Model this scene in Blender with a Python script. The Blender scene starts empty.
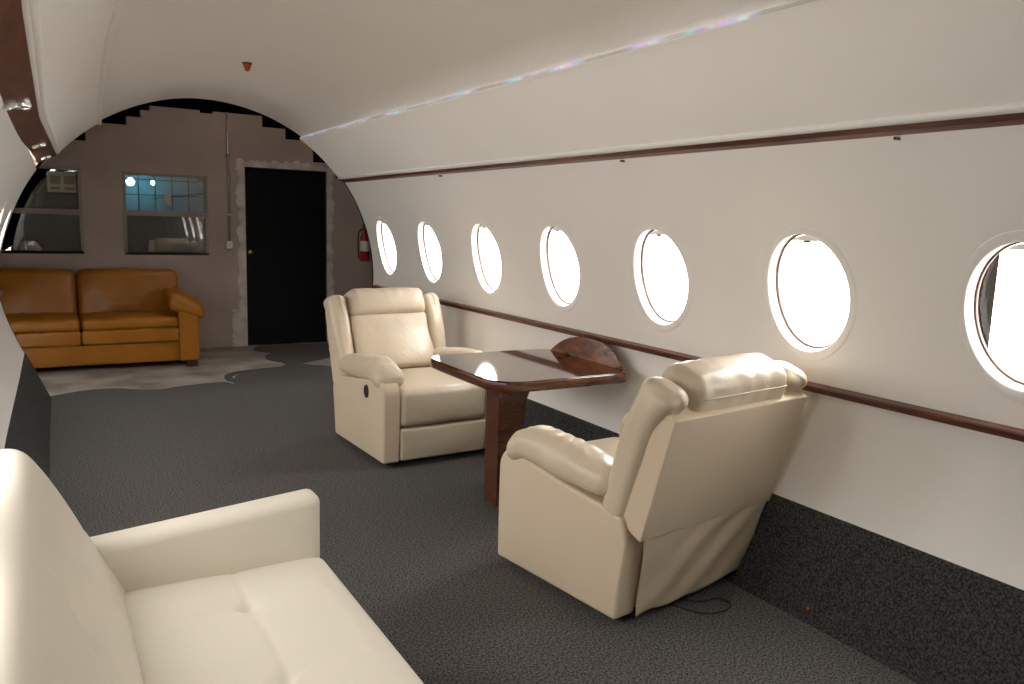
import bpy, bmesh, math, random
from math import sin, cos, pi, radians as R, sqrt
from mathutils import Vector, Matrix, noise
random.seed(4)
sc = bpy.context.scene
col = sc.collection

# ------------------------------------------------------------------ materials
def mat(name, base, rough=0.6, metal=0.0, spec=0.5, coat=0.0, sub=0.0):
    m = bpy.data.materials.new(name); m.use_nodes = True
    b = m.node_tree.nodes['Principled BSDF']
    b.inputs['Base Color'].default_value = (*base, 1)
    b.inputs['Roughness'].default_value = rough
    b.inputs['Metallic'].default_value = metal
    b.inputs['Specular IOR Level'].default_value = spec
    b.inputs['Coat Weight'].default_value = coat
    b.inputs['Coat Roughness'].default_value = 0.04
    return m
def nodes(m): return m.node_tree.nodes, m.node_tree.links, m.node_tree.nodes['Principled BSDF']
def texco(m):
    n, l, b = nodes(m)
    return n.new('ShaderNodeTexCoord').outputs['Object']
def noise_col(m, c1, c2, scale, detail=4, lo=0.35, hi=0.65, stretch=None, dist=0.0):
    n, l, b = nodes(m)
    mp = n.new('ShaderNodeMapping'); l.new(texco(m), mp.inputs[0])
    if stretch: mp.inputs['Scale'].default_value = stretch
    t = n.new('ShaderNodeTexNoise'); t.inputs['Scale'].default_value = scale; t.inputs['Detail'].default_value = detail
    t.inputs['Distortion'].default_value = dist
    l.new(mp.outputs[0], t.inputs['Vector'])
    r = n.new('ShaderNodeValToRGB'); l.new(t.outputs['Fac'], r.inputs[0])
    r.color_ramp.elements[0].position = lo; r.color_ramp.elements[0].color = (*c1, 1)
    r.color_ramp.elements[1].position = hi; r.color_ramp.elements[1].color = (*c2, 1)
    l.new(r.outputs[0], b.inputs['Base Color'])
    return r
def bump(m, scale, strength, dist=0.002, detail=3, stretch=None, kind='noise'):
    n, l, b = nodes(m)
    mp = n.new('ShaderNodeMapping'); l.new(texco(m), mp.inputs[0])
    if stretch: mp.inputs['Scale'].default_value = stretch
    if kind == 'noise':
        t = n.new('ShaderNodeTexNoise'); t.inputs['Detail'].default_value = detail; o = t.outputs['Fac']
    else:
        t = n.new('ShaderNodeTexVoronoi'); o = t.outputs['Distance']
    t.inputs['Scale'].default_value = scale
    l.new(mp.outputs[0], t.inputs['Vector'])
    bp = n.new('ShaderNodeBump'); bp.inputs['Strength'].default_value = strength; bp.inputs['Distance'].default_value = dist
    l.new(o, bp.inputs['Height'])
    if b.inputs['Normal'].links: l.new(b.inputs['Normal'].links[0].from_socket, bp.inputs['Normal'])
    l.new(bp.outputs[0], b.inputs['Normal'])

WALLC = (0.77, 0.715, 0.655)
M_wall = mat('cabin_paint', WALLC, 0.42, spec=0.35)
noise_col(M_wall, (0.87, 0.84, 0.795), (0.89, 0.86, 0.815), 1.3); bump(M_wall, 3.0, 0.25, 0.01)
M_white = mat('white_plastic', (0.89, 0.86, 0.82), 0.35)
M_mould = mat('cream_moulding', (0.90, 0.88, 0.84), 0.35)
M_wood = mat('varnished_mahogany', (0.09, 0.025, 0.012), 0.16, coat=0.9)
noise_col(M_wood, (0.030, 0.009, 0.005), (0.16, 0.046, 0.017), 7, 8, 0.3, 0.72, (1.0, 1.0, 7.0), 1.5)
M_woodx = mat('varnished_mahogany_long_grain', (0.09, 0.025, 0.012), 0.42, coat=0.08)
noise_col(M_woodx, (0.028, 0.010, 0.006), (0.17, 0.05, 0.022), 6, 8, 0.3, 0.7, (6.0, 0.7, 6.0), 1.2)
M_top = mat('glossy_table_lacquer', (0.05, 0.015, 0.01), 0.07, coat=1.0)
noise_col(M_top, (0.020, 0.008, 0.006), (0.065, 0.022, 0.013), 4, 8, 0.3, 0.7, (1.0, 6.0, 1.0), 1.3)
M_board = mat('figured_mahogany', (0.15, 0.05, 0.02), 0.2, coat=0.6)
noise_col(M_board, (0.05, 0.016, 0.008), (0.26, 0.085, 0.03), 5, 8, 0.32, 0.7, (1.0, 1.4, 5.0), 1.0)
M_cream = mat('cream_leather', (0.57, 0.48, 0.355), 0.36, spec=0.45)
bump(M_cream, 260, 0.12, 0.001); bump(M_cream, 9, 0.5, 0.012, 5, (1, 1, 1)); bump(M_cream, 30, 0.3, 0.003, 3, (1, 1, .5))
M_cream2 = mat('cream_vinyl_panel', (0.60, 0.49, 0.357), 0.5, spec=0.35)
bump(M_cream2, 260, 0.12, 0.001)
M_ivory = mat('ivory_leather', (0.66, 0.61, 0.51), 0.48, spec=0.35)
bump(M_ivory, 200, 0.08, 0.001); bump(M_ivory, 7, 0.10, 0.006, 3)
M_tan = mat('tan_leather', (0.50, 0.195, 0.022), 0.38, spec=0.4)
noise_col(M_tan, (0.26, 0.094, 0.005), (0.32, 0.12, 0.007), 3); bump(M_tan, 9, 0.5, 0.012, 5); bump(M_tan, 150, 0.15, 0.001)
def carpet_mat(name, a, b_):
    m = mat(name, a, 0.95, spec=0.1)
    noise_col(m, a, b_, 125, 9, 0.37, 0.65); bump(m, 300, 0.7, 0.004, 3)
    return m
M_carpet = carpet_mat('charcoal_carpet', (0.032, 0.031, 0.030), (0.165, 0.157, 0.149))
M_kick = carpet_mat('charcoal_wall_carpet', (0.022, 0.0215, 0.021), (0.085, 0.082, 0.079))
M_conc = mat('bare_concrete', (0.3, 0.27, 0.24), 0.85, spec=0.2)
noise_col(M_conc, (0.16, 0.135, 0.115), (0.42, 0.37, 0.33), 2.2, 8, 0.3, 0.7); bump(M_conc, 14, 0.5, 0.01, 6)
M_black = mat('flat_black', (0.006, 0.006, 0.006), 0.9, spec=0.1)
M_door = mat('black_door_paint', (0.004, 0.004, 0.004), 0.6, spec=0.15)
M_rubber = mat('black_rubber', (0.015, 0.014, 0.013), 0.5)
M_gasket = mat('brown_gasket', (0.10, 0.055, 0.04), 0.6)
M_chrome = mat('chrome', (0.85, 0.85, 0.87), 0.12, metal=1.0)
M_steel = mat('galvanised_steel', (0.42, 0.43, 0.45), 0.4, metal=0.8)
M_brass = mat('brass', (0.75, 0.5, 0.14), 0.25, metal=1.0)
M_alu = mat('aged_aluminium', (0.26, 0.23, 0.205), 0.75, spec=0.2)
M_red = mat('red_enamel', (0.36, 0.010, 0.016), 0.25, coat=0.5)
M_paper = mat('old_paper', (0.42, 0.37, 0.28), 0.9, spec=0.1)
M_print = mat('faded_print', (0.22, 0.19, 0.14), 0.9, spec=0.1)
M_label = mat('silver_label', (0.62, 0.60, 0.55), 0.4)
M_lens = mat('frosted_lens', (0.75, 0.74, 0.72), 0.25)
M_foot = mat('red_brown_wood', (0.05, 0.014, 0.010), 0.4)
M_post = mat('dark_grey_post', (0.0035, 0.003, 0.0026), 1.0, spec=0.0)
M_amber = mat('amber_plastic', (0.75, 0.17, 0.01), 0.15); 
_b = M_amber.node_tree.nodes['Principled BSDF']; _b.inputs['Transmission Weight'].default_value = 0.35
def emit(name, c, s):
    m = bpy.data.materials.new(name); m.use_nodes = True; n = m.node_tree.nodes; l = m.node_tree.links
    for x in list(n): n.remove(x)
    e = n.new('ShaderNodeEmission'); o = n.new('ShaderNodeOutputMaterial')
    e.inputs[0].default_value = (*c, 1); e.inputs[1].default_value = s; l.new(e.outputs[0], o.inputs[0]); return m
def thin_glass(name, tint, rough=0.0, ior=1.5):
    m = bpy.data.materials.new(name); m.use_nodes = True; n = m.node_tree.nodes; l = m.node_tree.links
    for x in list(n): n.remove(x)
    t = n.new('ShaderNodeBsdfTransparent'); t.inputs[0].default_value = (*tint, 1)
    g = n.new('ShaderNodeBsdfGlossy'); g.inputs['Roughness'].default_value = rough
    ge = n.new('ShaderNodeNewGeometry'); dp = n.new('ShaderNodeVectorMath'); dp.operation = 'DOT_PRODUCT'
    l.new(ge.outputs['Incoming'], dp.inputs[0]); l.new(ge.outputs['True Normal'], dp.inputs[1])
    def mt(op, a, b_):
        x = n.new('ShaderNodeMath'); x.operation = op
        for i, v in enumerate((a, b_)):
            if isinstance(v, (int, float)): x.inputs[i].default_value = v
            elif v is not None: l.new(v, x.inputs[i])
        return x
    f0 = ((ior - 1) / (ior + 1)) ** 2 * 1.8
    f = mt('ADD', mt('MULTIPLY', mt('POWER', mt('SUBTRACT', 1.0, mt('ABSOLUTE', dp.outputs['Value'], None).outputs[0]).outputs[0], 5.0).outputs[0], 1 - f0).outputs[0], f0)
    mx = n.new('ShaderNodeMixShader'); o = n.new('ShaderNodeOutputMaterial')
    l.new(f.outputs[0], mx.inputs[0]); l.new(t.outputs[0], mx.inputs[1]); l.new(g.outputs[0], mx.inputs[2]); l.new(mx.outputs[0], o.inputs[0])
    return m
M_glass = thin_glass('acrylic_pane', (0.97, 0.97, 0.97))
M_dglass = thin_glass('dusty_window_glass', (0.75, 0.78, 0.78), 0.02, 1.9)

# back wall plaster: mauve paint, with raw pale plaster around the door and worn patches
M_plaster = mat('mauve_painted_plaster', (0.3, 0.24, 0.21), 0.85, spec=0.2)
def plaster():
    n, l, b = nodes(M_plaster)
    co = n.new('ShaderNodeTexCoord'); sp = n.new('ShaderNodeSeparateXYZ'); l.new(co.outputs['Object'], sp.inputs[0])
    def mth(op, a, b_=None, c=None):
        x = n.new('ShaderNodeMath'); x.operation = op
        for i, v in enumerate((a, b_, c)):
            if v is None: continue
            if isinstance(v, (int, float)): x.inputs[i].default_value = v
            else: l.new(v, x.inputs[i])
        return x.outputs[0]
    nz = n.new('ShaderNodeTexNoise'); nz.inputs['Scale'].default_value = 8.0; nz.inputs['Detail'].default_value = 7; l.new(co.outputs['Object'], nz.inputs['Vector'])
    dx = mth('SUBTRACT', mth('ABSOLUTE', mth('SUBTRACT', sp.outputs['X'], 2.41)), 0.46)
    dz = mth('SUBTRACT', sp.outputs['Z'], 1.975)
    d = mth('MAXIMUM', dx, dz)
    wid = mth('ADD', mth('MULTIPLY', nz.outputs['Fac'], 0.17), -0.012)
    low = mth('MULTIPLY', mth('LESS_THAN', sp.outputs['Z'], 0.42), 0.09)
    msk = mth('LESS_THAN', d, mth('ADD', wid, low))
    paint = n.new('ShaderNodeTexNoise'); paint.inputs['Scale'].default_value = 2.0; paint.inputs['Detail'].default_value = 5; l.new(co.outputs['Object'], paint.inputs['Vector'])
    r1 = n.new('ShaderNodeValToRGB'); l.new(paint.outputs['Fac'], r1.inputs[0])
    r1.color_ramp.elements[0].position = .3; r1.color_ramp.elements[0].color = (0.34, 0.268, 0.235, 1)
    r1.color_ramp.elements[1].position = .7; r1.color_ramp.elements[1].color = (0.42, 0.335, 0.295, 1)
    r2 = n.new('ShaderNodeValToRGB'); l.new(nz.outputs['Fac'], r2.inputs[0])
    r2.color_ramp.elements[0].position = .3; r2.color_ramp.elements[0].color = (0.40, 0.36, 0.325, 1)
    r2.color_ramp.elements[1].position = .6; r2.color_ramp.elements[1].color = (0.60, 0.55, 0.51, 1)
    mx = n.new('ShaderNodeMix'); mx.data_type = 'RGBA'; l.new(msk, mx.inputs[0]); l.new(r1.outputs[0], mx.inputs[6]); l.new(r2.outputs[0], mx.inputs[7])
    l.new(mx.outputs[2], b.inputs['Base Color'])
plaster(); bump(M_plaster, 9, 0.4, 0.01, 6)

# iridescent LED strip: coloured diodes varying along the cabin
def strip_mat():
    m = bpy.data.materials.new('multicolour_led_strip'); m.use_nodes = True; n = m.node_tree.nodes; l = m.node_tree.links
    for x in list(n): n.remove(x)
    co = n.new('ShaderNodeTexCoord'); mp = n.new('ShaderNodeMapping'); mp.inputs['Scale'].default_value = (0, 1, 0); l.new(co.outputs['Object'], mp.inputs[0])
    w = n.new('ShaderNodeTexNoise'); w.inputs['Scale'].default_value = 9; w.inputs['Detail'].default_value = 2; l.new(mp.outputs[0], w.inputs['Vector'])
    r = n.new('ShaderNodeValToRGB'); l.new(w.outputs['Fac'], r.inputs[0]); cr = r.color_ramp
    cols = [(0.30, (0.05, 0.95, 0.40)), (0.40, (0.05, 0.75, 0.95)), (0.48, (0.25, 0.40, 1.0)), (0.54, (1.0, 0.25, 0.65)), (0.60, (0.15, 0.9, 0.7)), (0.70, (1.0, 0.85, 0.6))]
    cr.elements[0].position = cols[0][0]; cr.elements[0].color = (*cols[0][1], 1)
    cr.elements[1].position = cols[-1][0]; cr.elements[1].color = (*cols[-1][1], 1)
    for p, c in cols[1:-1]: e = cr.elements.new(p); e.color = (*c, 1)
    w2 = n.new('ShaderNodeTexNoise'); w2.inputs['Scale'].default_value = 3.2; w2.inputs['Detail'].default_value = 3; l.new(mp.outputs[0], w2.inputs['Vector'])
    r2 = n.new('ShaderNodeMapRange'); r2.inputs[1].default_value = .44; r2.inputs[2].default_value = .60; r2.inputs[3].default_value = 0.0; r2.inputs[4].default_value = .55; l.new(w2.outputs['Fac'], r2.inputs[0])
    e = n.new('ShaderNodeBsdfPrincipled'); e.inputs['Base Color'].default_value = (.66, .64, .62, 1); o = n.new('ShaderNodeOutputMaterial'); l.new(r.outputs[0], e.inputs['Emission Color']); l.new(r2.outputs[0], e.inputs['Emission Strength']); l.new(e.outputs[0], o.inputs[0])
    return m
M_strip = strip_mat()

# ------------------------------------------------------------------ helpers
def new(name, vs, fs, m, parent=None, smooth=True, kind=None, loc=None, bev=0.0, seg=2):
    me = bpy.data.meshes.new(name); me.from_pydata([tuple(v) for v in vs], [], fs); me.validate()
    if bev > 0 or not smooth:
        pass
    bm = bmesh.new(); bm.from_mesh(me)
    bmesh.ops.recalc_face_normals(bm, faces=bm.faces[:])
    if bev > 0:
        es = [e for e in bm.edges if len(e.link_faces) == 2 and e.calc_face_angle(0) > 0.5]
        bmesh.ops.bevel(bm, geom=es, offset=bev, segments=seg, profile=0.5, affect='EDGES', clamp_overlap=True)
    bm.to_mesh(me); bm.free()
    me.materials.append(m)
    for p in me.polygons: p.use_smooth = smooth
    o = bpy.data.objects.new(name, me); col.objects.link(o)
    if smooth and bev > 0:
        md = o.modifiers.new('wn', 'WEIGHTED_NORMAL'); md.keep_sharp = False
    if parent: o.parent = parent
    if kind: o['kind'] = kind
    if loc: o.location = loc
    return o
def tag(o, label, cat, group=None):
    o['label'] = label; o['category'] = cat
    if group: o['group'] = group
    return o
def empty(name, loc, rz=0.0, label=None, cat=None, group=None):
    o = bpy.data.objects.new(name, None); o.empty_display_size = 0.1; col.objects.link(o); o.location = loc; o.rotation_euler = (0, 0, rz)
    if label: tag(o, label, cat, group)
    return o
def boxm(name, x0, x1, y0, y1, z0, z1, m, parent=None, bev=0.0, kind=None, seg=2):
    v = [(x, y, z) for z in (z0, z1) for y in (y0, y1) for x in (x0, x1)]
    f = [(0, 2, 3, 1), (4, 5, 7, 6), (0, 1, 5, 4), (2, 6, 7, 3), (0, 4, 6, 2), (1, 3, 7, 5)]
    return new(name, v, f, m, parent, bev > 0, kind, bev=bev, seg=seg)
def axis_pts(h, r, n, k=4):
    c = [h - r + r * math.tan(pi / 4 * i / k) for i in range(1, k + 1)]
    mid = [-(h - r) + 2 * (h - r) * i / n for i in range(n + 1)]
    return [-x for x in reversed(c)] + mid + c
def rbox(name, h, r, n, m, parent=None, fn=None, loc=None, kind=None):
    """soft box: half sizes h, edge radius r, n grid cells per axis, fn deforms each vertex"""
    ax = [axis_pts(h[i], r, n[i]) for i in range(3)]
    vid = {}; vs = []; fs = []
    def vert(i, j, k):
        key = (i, j, k)
        if key not in vid:
            p = Vector((ax[0][i], ax[1][j], ax[2][k]))
            q = Vector([max(-(h[a] - r), min(h[a] - r, p[a])) for a in range(3)])
            d = p - q
            if d.length > 1e-9: p = q + d.normalized() * r
            vid[key] = len(vs); vs.append(fn(p) if fn else p)
        return vid[key]
    N = [len(a) - 1 for a in ax]
    for a, b, c in ((0, 1, 2), (1, 2, 0), (2, 0, 1)):
        for side in (0, N[c]):
            for i in range(N[a]):
                for j in range(N[b]):
                    q = []
                    for di, dj in ((0, 0), (1, 0), (1, 1), (0, 1)):
                        idx = [0, 0, 0]; idx[a] = i + di; idx[b] = j + dj; idx[c] = side
                        q.append(vert(*idx))
                    fs.append(q)
    return new(name, vs, fs, m, parent, True, kind, loc)
def prism(name, poly, ax, a0, a1, m, parent=None, bev=0.0, kind=None, seg=2):
    """polygon in the two axes other than ax, extruded from a0 to a1"""
    def P(u, v, w): return (w, u, v) if ax == 0 else ((u, w, v) if ax == 1 else (u, v, w))
    n = len(poly)
    vs = [P(u, v, a0) for u, v in poly] + [P(u, v, a1) for u, v in poly]
    fs = [tuple(range(n)), tuple(range(2 * n - 1, n - 1, -1))] + [(i, (i + 1) % n, n + (i + 1) % n, n + i) for i in range(n)]
    return new(name, vs, fs, m, parent, bev > 0, kind, bev=bev, seg=seg)
def tube(name, pts, r, m, parent=None, ns=10, kind=None, closed=False):
    pts = [Vector(p) for p in pts]; vs = []; fs = []; n = len(pts)
    up = Vector((0, 0, 1))
    for i, p in enumerate(pts):
        a = pts[(i - 1) % n] if (i or closed) else p; b = pts[(i + 1) % n] if (i < n - 1 or closed) else p
        t = (b - a).normalized()
        s = t.cross(up)
        if s.length < .05: s = t.cross(Vector((1, 0, 0)))
        s.normalize(); u = s.cross(t)
        for k in range(ns): vs.append(p + (s * cos(2 * pi * k / ns) + u * sin(2 * pi * k / ns)) * r)
    for i in range(n if closed else n - 1):
        j = (i + 1) % n
        for k in range(ns): fs.append((i * ns + k, i * ns + (k + 1) % ns, j * ns + (k + 1) % ns, j * ns + k))
    if not closed: fs += [tuple(range(ns)), tuple(range((n - 1) * ns, n * ns))]
    return new(name, vs, fs, m, parent, True, kind)
def lathe(name, prof, m, parent=None, loc=None, mtx=None, ns=28, kind=None):
    vs = []; fs = []; n = len(prof)
    for k in range(ns):
        a = 2 * pi * k / ns
        for r, z in prof:
            v = Vector((r * cos(a), r * sin(a), z)); vs.append(mtx @ v if mtx else v)
    for k in range(ns):
        for i in range(n - 1):
            fs.append((k * n + i, ((k + 1) % ns) * n + i, ((k + 1) % ns) * n + i + 1, k * n + i + 1))
    o = new(name, vs, fs, m, parent, True, kind)
    bm = bmesh.new(); bm.from_mesh(o.data); bmesh.ops.remove_doubles(bm, verts=bm.verts[:], dist=1e-5); bm.to_mesh(o.data); bm.free()
    if loc: o.location = loc
    return o
def lerp(tab, t):
    if t <= tab[0][0]: return tab[0][1]
    for (a, va), (b, vb) in zip(tab, tab[1:]):
        if t <= b:
            s = (t - a) / (b - a); s = s * s * (3 - 2 * s) if len(tab) == 2 else s
            return va + (vb - va) * s
    return tab[-1][1]
def sst(a, b, t): t = max(0, min(1, (t - a) / (b - a))); return t * t * (3 - 2 * t)
def catmull(pts, k=6, closed=False):
    out = []; n = len(pts)
    for i in range(n - 1):
        p0, p1, p2, p3 = pts[max(i - 1, 0)], pts[i], pts[i + 1], pts[min(i + 2, n - 1)]
        for j in range(k):
            t = j / k
            out.append(tuple(0.5 * (2 * p1[a] + (p2[a] - p0[a]) * t + (2 * p0[a] - 5 * p1[a] + 4 * p2[a] - p3[a]) * t * t + (3 * p1[a] - p0[a] - 3 * p2[a] + p3[a]) * t ** 3) for a in range(len(p1))))
    out.append(tuple(pts[-1])); return out

# ------------------------------------------------------------------ fuselage shell
XC, ZC, R0 = 1.2, 0.92, 1.45
Y0, Y1 = -2.4, 7.0
DR = [(3.9, .058), (4.5, .052), (5.2, .036), (6.0, .016), (7.0, 0.0)]
def shell(a, y, r=R0):
    """point on the shell: a in degrees from the right-hand horizontal"""
    r2 = r + lerp(DR, y) * sst(95, 128, a) + .035 * math.exp(-((a - 182) / 13) ** 2) * sst(4.5, 6.5, y)
    return Vector((XC + r2 * cos(R(a)), y, ZC + r2 * sin(R(a))))
def sheet(name, rows, m, kind='structure', parent=None):
    """rows: list of equal-length lists of points -> one smooth surface"""
    n = len(rows[0]); vs = [p for r in rows for p in r]
    fs = [(i * n + j, i * n + j + 1, (i + 1) * n + j + 1, (i + 1) * n + j) for i in range(len(rows) - 1) for j in range(n - 1)]
    return new(name, vs, fs, m, parent, True, kind)
def frange(a, b, n): return [a + (b - a) * i / n for i in range(n + 1)]

WY = [6.587, 5.684, 4.769, 3.877, 2.992, 2.115, 1.285, .39]
WYS = {1: WY, -1: WY[:7]}
WA, HS, HY = 11.7, 0.239, 0.196            # centre angle, half height (arc), half width
def porthole_wall(name, a_lo, a_hi, side):
    """wall between two angles with an oval hole at every window"""
    vs = []; fs = []
    c = WA if side > 0 else 180 - WA
    WY = WYS[side]
    dA = 13.0
    bands = [(a_lo, c - dA), (c + dA, a_hi)]
    for lo, hi in bands:
        base = len(vs); na = max(2, int(abs(hi - lo) / 1.5)); ys = frange(Y0, Y1, 48)
        for a in frange(lo, hi, na):
            for y in ys: vs.append(shell(a, y))
        n = len(ys)
        for i in range(na):
            for j in range(n - 1): fs.append((base + i * n + j, base + i * n + j + 1, base + (i + 1) * n + j + 1, base + (i + 1) * n + j))
    edges = [Y0] + sorted([(WY[i] + WY[i + 1]) / 2 for i in range(len(WY) - 1)] + [WY[0] + .36, WY[-1] - .36]) + [Y1]
    cells = list(zip(edges, edges[1:]))
    for y0, y1 in cells:
        yc = [w for w in WY if y0 < w < y1]
        if not yc:
            base = len(vs); ys = frange(y0, y1, 4); n = 5
            for a in frange(c - dA, c + dA, 16):
                for y in ys: vs.append(shell(a, y))
            for i in range(16):
                for j in range(4): fs.append((base + i * n + j, base + i * n + j + 1, base + (i + 1) * n + j + 1, base + (i + 1) * n + j))
            continue
        yc = yc[0]; base = len(vs); NS = 96; NR = 7
        ha = R(dA) * R0
        for k in range(NS):
            t = 2 * pi * k / NS
            ex, ey = HY * cos(t), HS * sin(t)
            dxp = (y1 - yc) if cos(t) > 0 else (yc - y0)
            s = min(dxp / max(abs(cos(t)), 1e-6), ha / max(abs(sin(t)), 1e-6))
            ox, oy = s * cos(t), s * sin(t)
            for q in range(NR + 1):
                f = q / NR
                px, py = ex + (ox - ex) * f, ey + (oy - ey) * f
                vs.append(shell(c + math.degrees(py / R0) * (1 if side > 0 else -1), yc + px))
        # snap nearest rim vertices to the four cell corners
        for cx_, cy_ in ((y1 - yc, ha), (y0 - yc, ha), (y1 - yc, -ha), (y0 - yc, -ha)):
            t = math.atan2(cy_, cx_) % (2 * pi); k = int(round(t / (2 * pi) * NS)) % NS
            vs[base + k * (NR + 1) + NR] = shell(c + math.degrees(cy_ / R0) * (1 if side > 0 else -1), yc + cx_)
        for k in range(NS):
            k2 = (k + 1) % NS
            for q in range(NR):
                fs.append((base + k * (NR + 1) + q, base + k * (NR + 1) + q + 1, base + k2 * (NR + 1) + q + 1, base + k2 * (NR + 1) + q))
    o = new(name, vs, fs, M_wall, None, True, 'structure')
    me = o.data; cen = Vector((XC, 0, ZC))
    nrm = []
    for v in me.vertices:
        d = Vector((XC - v.co.x, 0, ZC - v.co.z)).normalized(); nrm.append(d)
    for p in me.polygons:                      # faces look inward
        ctr = p.center
        if p.normal.dot(Vector((XC - ctr.x, 0, ZC - ctr.z))) < 0: p.flip()
    me.normals_split_custom_set_from_vertices(nrm)
    return o
AK = -21.8                                    # top of the carpeted kick board (right)
porthole_wall('wall_right', AK - .4, 38.0, 1)
porthole_wall('wall_left', 145.5, 180 + 23.0, -1)

ys_l = frange(Y0, Y1, 60)
# right cove panel, standing 2.5 cm proud of the ceiling, between the wooden valance and the light strip
rows = []
RP = 1.425
A_T0, A_T1 = 37.0, 57.0
def cove_pt(a, y):
    return shell(a, y, RP)
for a in frange(A_T0, A_T1, 20): rows.append([cove_pt(a, y) for y in ys_l])
rows.append([shell(A_T1 + .25, y, RP + .004) for y in ys_l]); rows.append([shell(A_T1 + .3, y, R0 + .006) for y in ys_l])
sheet('ceiling_panel_right', rows, M_wall)
# main ceiling: from above the strip to the left seam
GX = [(0, .218), (2.4, .226), (3.3, .246), (4.2, .285), (5.5, .345), (6.97, .432)]
GZ = [(0, 2.05), (2.4, 2.065), (3.3, 2.085), (4.2, 2.10), (5.5, 2.108), (6.97, 2.118)]
def ridge(y, out=0.0):
    p = Vector((lerp(GX, y), y, lerp(GZ, y)))
    d = Vector((p.x - XC, 0, p.z - ZC)).normalized()
    return p + d * out
def ridge_a(y):
    p = ridge(y); return math.degrees(math.atan2(p.z - ZC, p.x - XC))
rows = []
for t in frange(0, 1, 52):
    row = []
    for y in ys_l:
        a1 = ridge_a(y); a = A_T1 - 1.0 + (a1 - A_T1 + 1.0) * t
        p = shell(a, y); g = ridge(y, .008)
        rs = (Vector((p.x - XC, 0, p.z - ZC))).length; rg = Vector((g.x - XC, 0, g.z - ZC)).length
        w = sst(.55, 1.0, t); rr = rs * (1 - w) + rg * w
        row.append(Vector((XC + rr * cos(R(a)), y, ZC + rr * sin(R(a)))))
    rows.append(row)
sheet('ceiling', rows, M_wall)
# left valance lines
IX = [(0, -.008), (1.5, -.006), (3.15, .018), (5.0, .078), (6.95, .14)]
IZ = [(0, 1.74), (1.5, 1.75), (3.15, 1.752), (5.0, 1.80), (6.95, 1.848)]
OX = [(0, -.088), (2.85, -.082), (3.96, -.067), (5.3, -.020), (6.95, .017)]
OZ = [(0, 1.722), (1.5, 1.728), (2.85, 1.735), (3.96, 1.750), (5.3, 1.768), (6.95, 1.785)]
rows = []
for t in frange(0, 1, 24):
    row = []
    for y in ys_l:
        yy = min(y, 6.98)
        g = ridge(yy, -.006); i = Vector((lerp(IX, yy) + .004, yy, lerp(IZ, yy) + .01))
        ag = math.atan2(g.z - ZC, g.x - XC); ai = math.atan2(i.z - ZC, i.x - XC)
        rg = Vector((g.x - XC, 0, g.z - ZC)).length; ri = Vector((i.x - XC, 0, i.z - ZC)).length
        a = ag + (ai - ag) * t; rr = rg + (ri - rg) * t
        if t > .86: rr -= 0.0
        row.append(Vector((XC + rr * cos(a), y, ZC + rr * sin(a))))
    rows.append(row)
rows.append([Vector((lerp(OX, y) - .04, y, lerp(OZ, y) + .05)) for y in ys_l])
rows.append([shell(150, y, R0 + .03) for y in ys_l])
sheet('ceiling_panel_left', rows, M_wall)
# seam ridge moulding and valance bead
tube('trim_1', [ridge(y, -.006) for y in frange(Y0, 6.985, 50)], 0.016, M_mould, None, 10, 'structure')
tube('trim_2', [Vector((lerp(IX, y) + .012, y, lerp(IZ, y) + .030)) for y in frange(Y0, 6.97, 50)], 0.012, M_mould, None, 10, 'structure')
tube('trim_3', [shell(38.55, y, RP - .002) for y in frange(Y0, 6.985, 50)], 0.011, M_mould, None, 10, 'structure')
# arch rim: thin dark edge around the open end of the cabin
def arch_rim():
    sec = []; N = 90
    for k in range(N + 1):
        a = -22 + (180 + 46) * k / N
        sec.append((a,))
    vs = []; fs = []
    for (a,) in sec:
        for r, y in ((R0 - .003, 6.996), (R0 + .02, 6.996), (R0 + .02, 7.012), (R0 - .003, 7.012)):
            vs.append(shell(a, 7.0, r) + Vector((0, y - 7.0, 0)))
    for k in range(N):
        for q in range(4): fs.append((k * 4 + q, k * 4 + (q + 1) % 4, (k + 1) * 4 + (q + 1) % 4, (k + 1) * 4 + q))
    fs += [(0, 1, 2, 3), tuple(4 * N + i for i in range(4))]
    new('trim_4', vs, fs, M_black, None, False, 'structure')
arch_rim()

# wooden valance, right (narrow underside plus lower lip) and left (wide underside with lights)
def loft(name, secf, ys, m, kind='structure', parent=None, smooth=False):
    vs = []; fs = []; n = None
    for y in ys:
        s = secf(y); n = len(s); vs += [Vector((x, y, z)) for x, z in s]
    for i in range(len(ys) - 1):
        for q in range(n): fs.append((i * n + q, i * n + (q + 1) % n, (i + 1) * n + (q + 1) % n, (i + 1) * n + q))
    fs += [tuple(range(n)), tuple(range((len(ys) - 1) * n, len(ys) * n))]
    return new(name, vs, fs, m, parent, smooth, kind)
def sec_rv(y):
    a = shell(A_T0 + .9, y, RP - .006); b = shell(A_T0, y, RP - .004)
    return [(a.x, a.z), (b.x, b.z), (b.x + .028, b.z - .010), (b.x + .06, b.z + .004), (a.x + .05, a.z)]
o = loft('trim_5', sec_rv, frange(Y0, 6.99, 20), M_woodx)
for yy in (1.62, 3.02, 5.0):
    p = shell(35.3, yy, R0 - .004)
    boxm('screw_clip', p.x - .02, p.x + .02, yy - .004, yy + .004, p.z - .004, p.z + .006, M_wood, o)
def sec_lv(y):
    return [(lerp(IX, y), lerp(IZ, y)), (lerp(OX, y), lerp(OZ, y)), (lerp(OX, y) - .09, lerp(OZ, y) + .04), (lerp(IX, y) - .01, lerp(IZ, y) + .022)]
loft('trim_6', sec_lv, frange(Y0, 6.96, 60), M_woodx)
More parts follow.
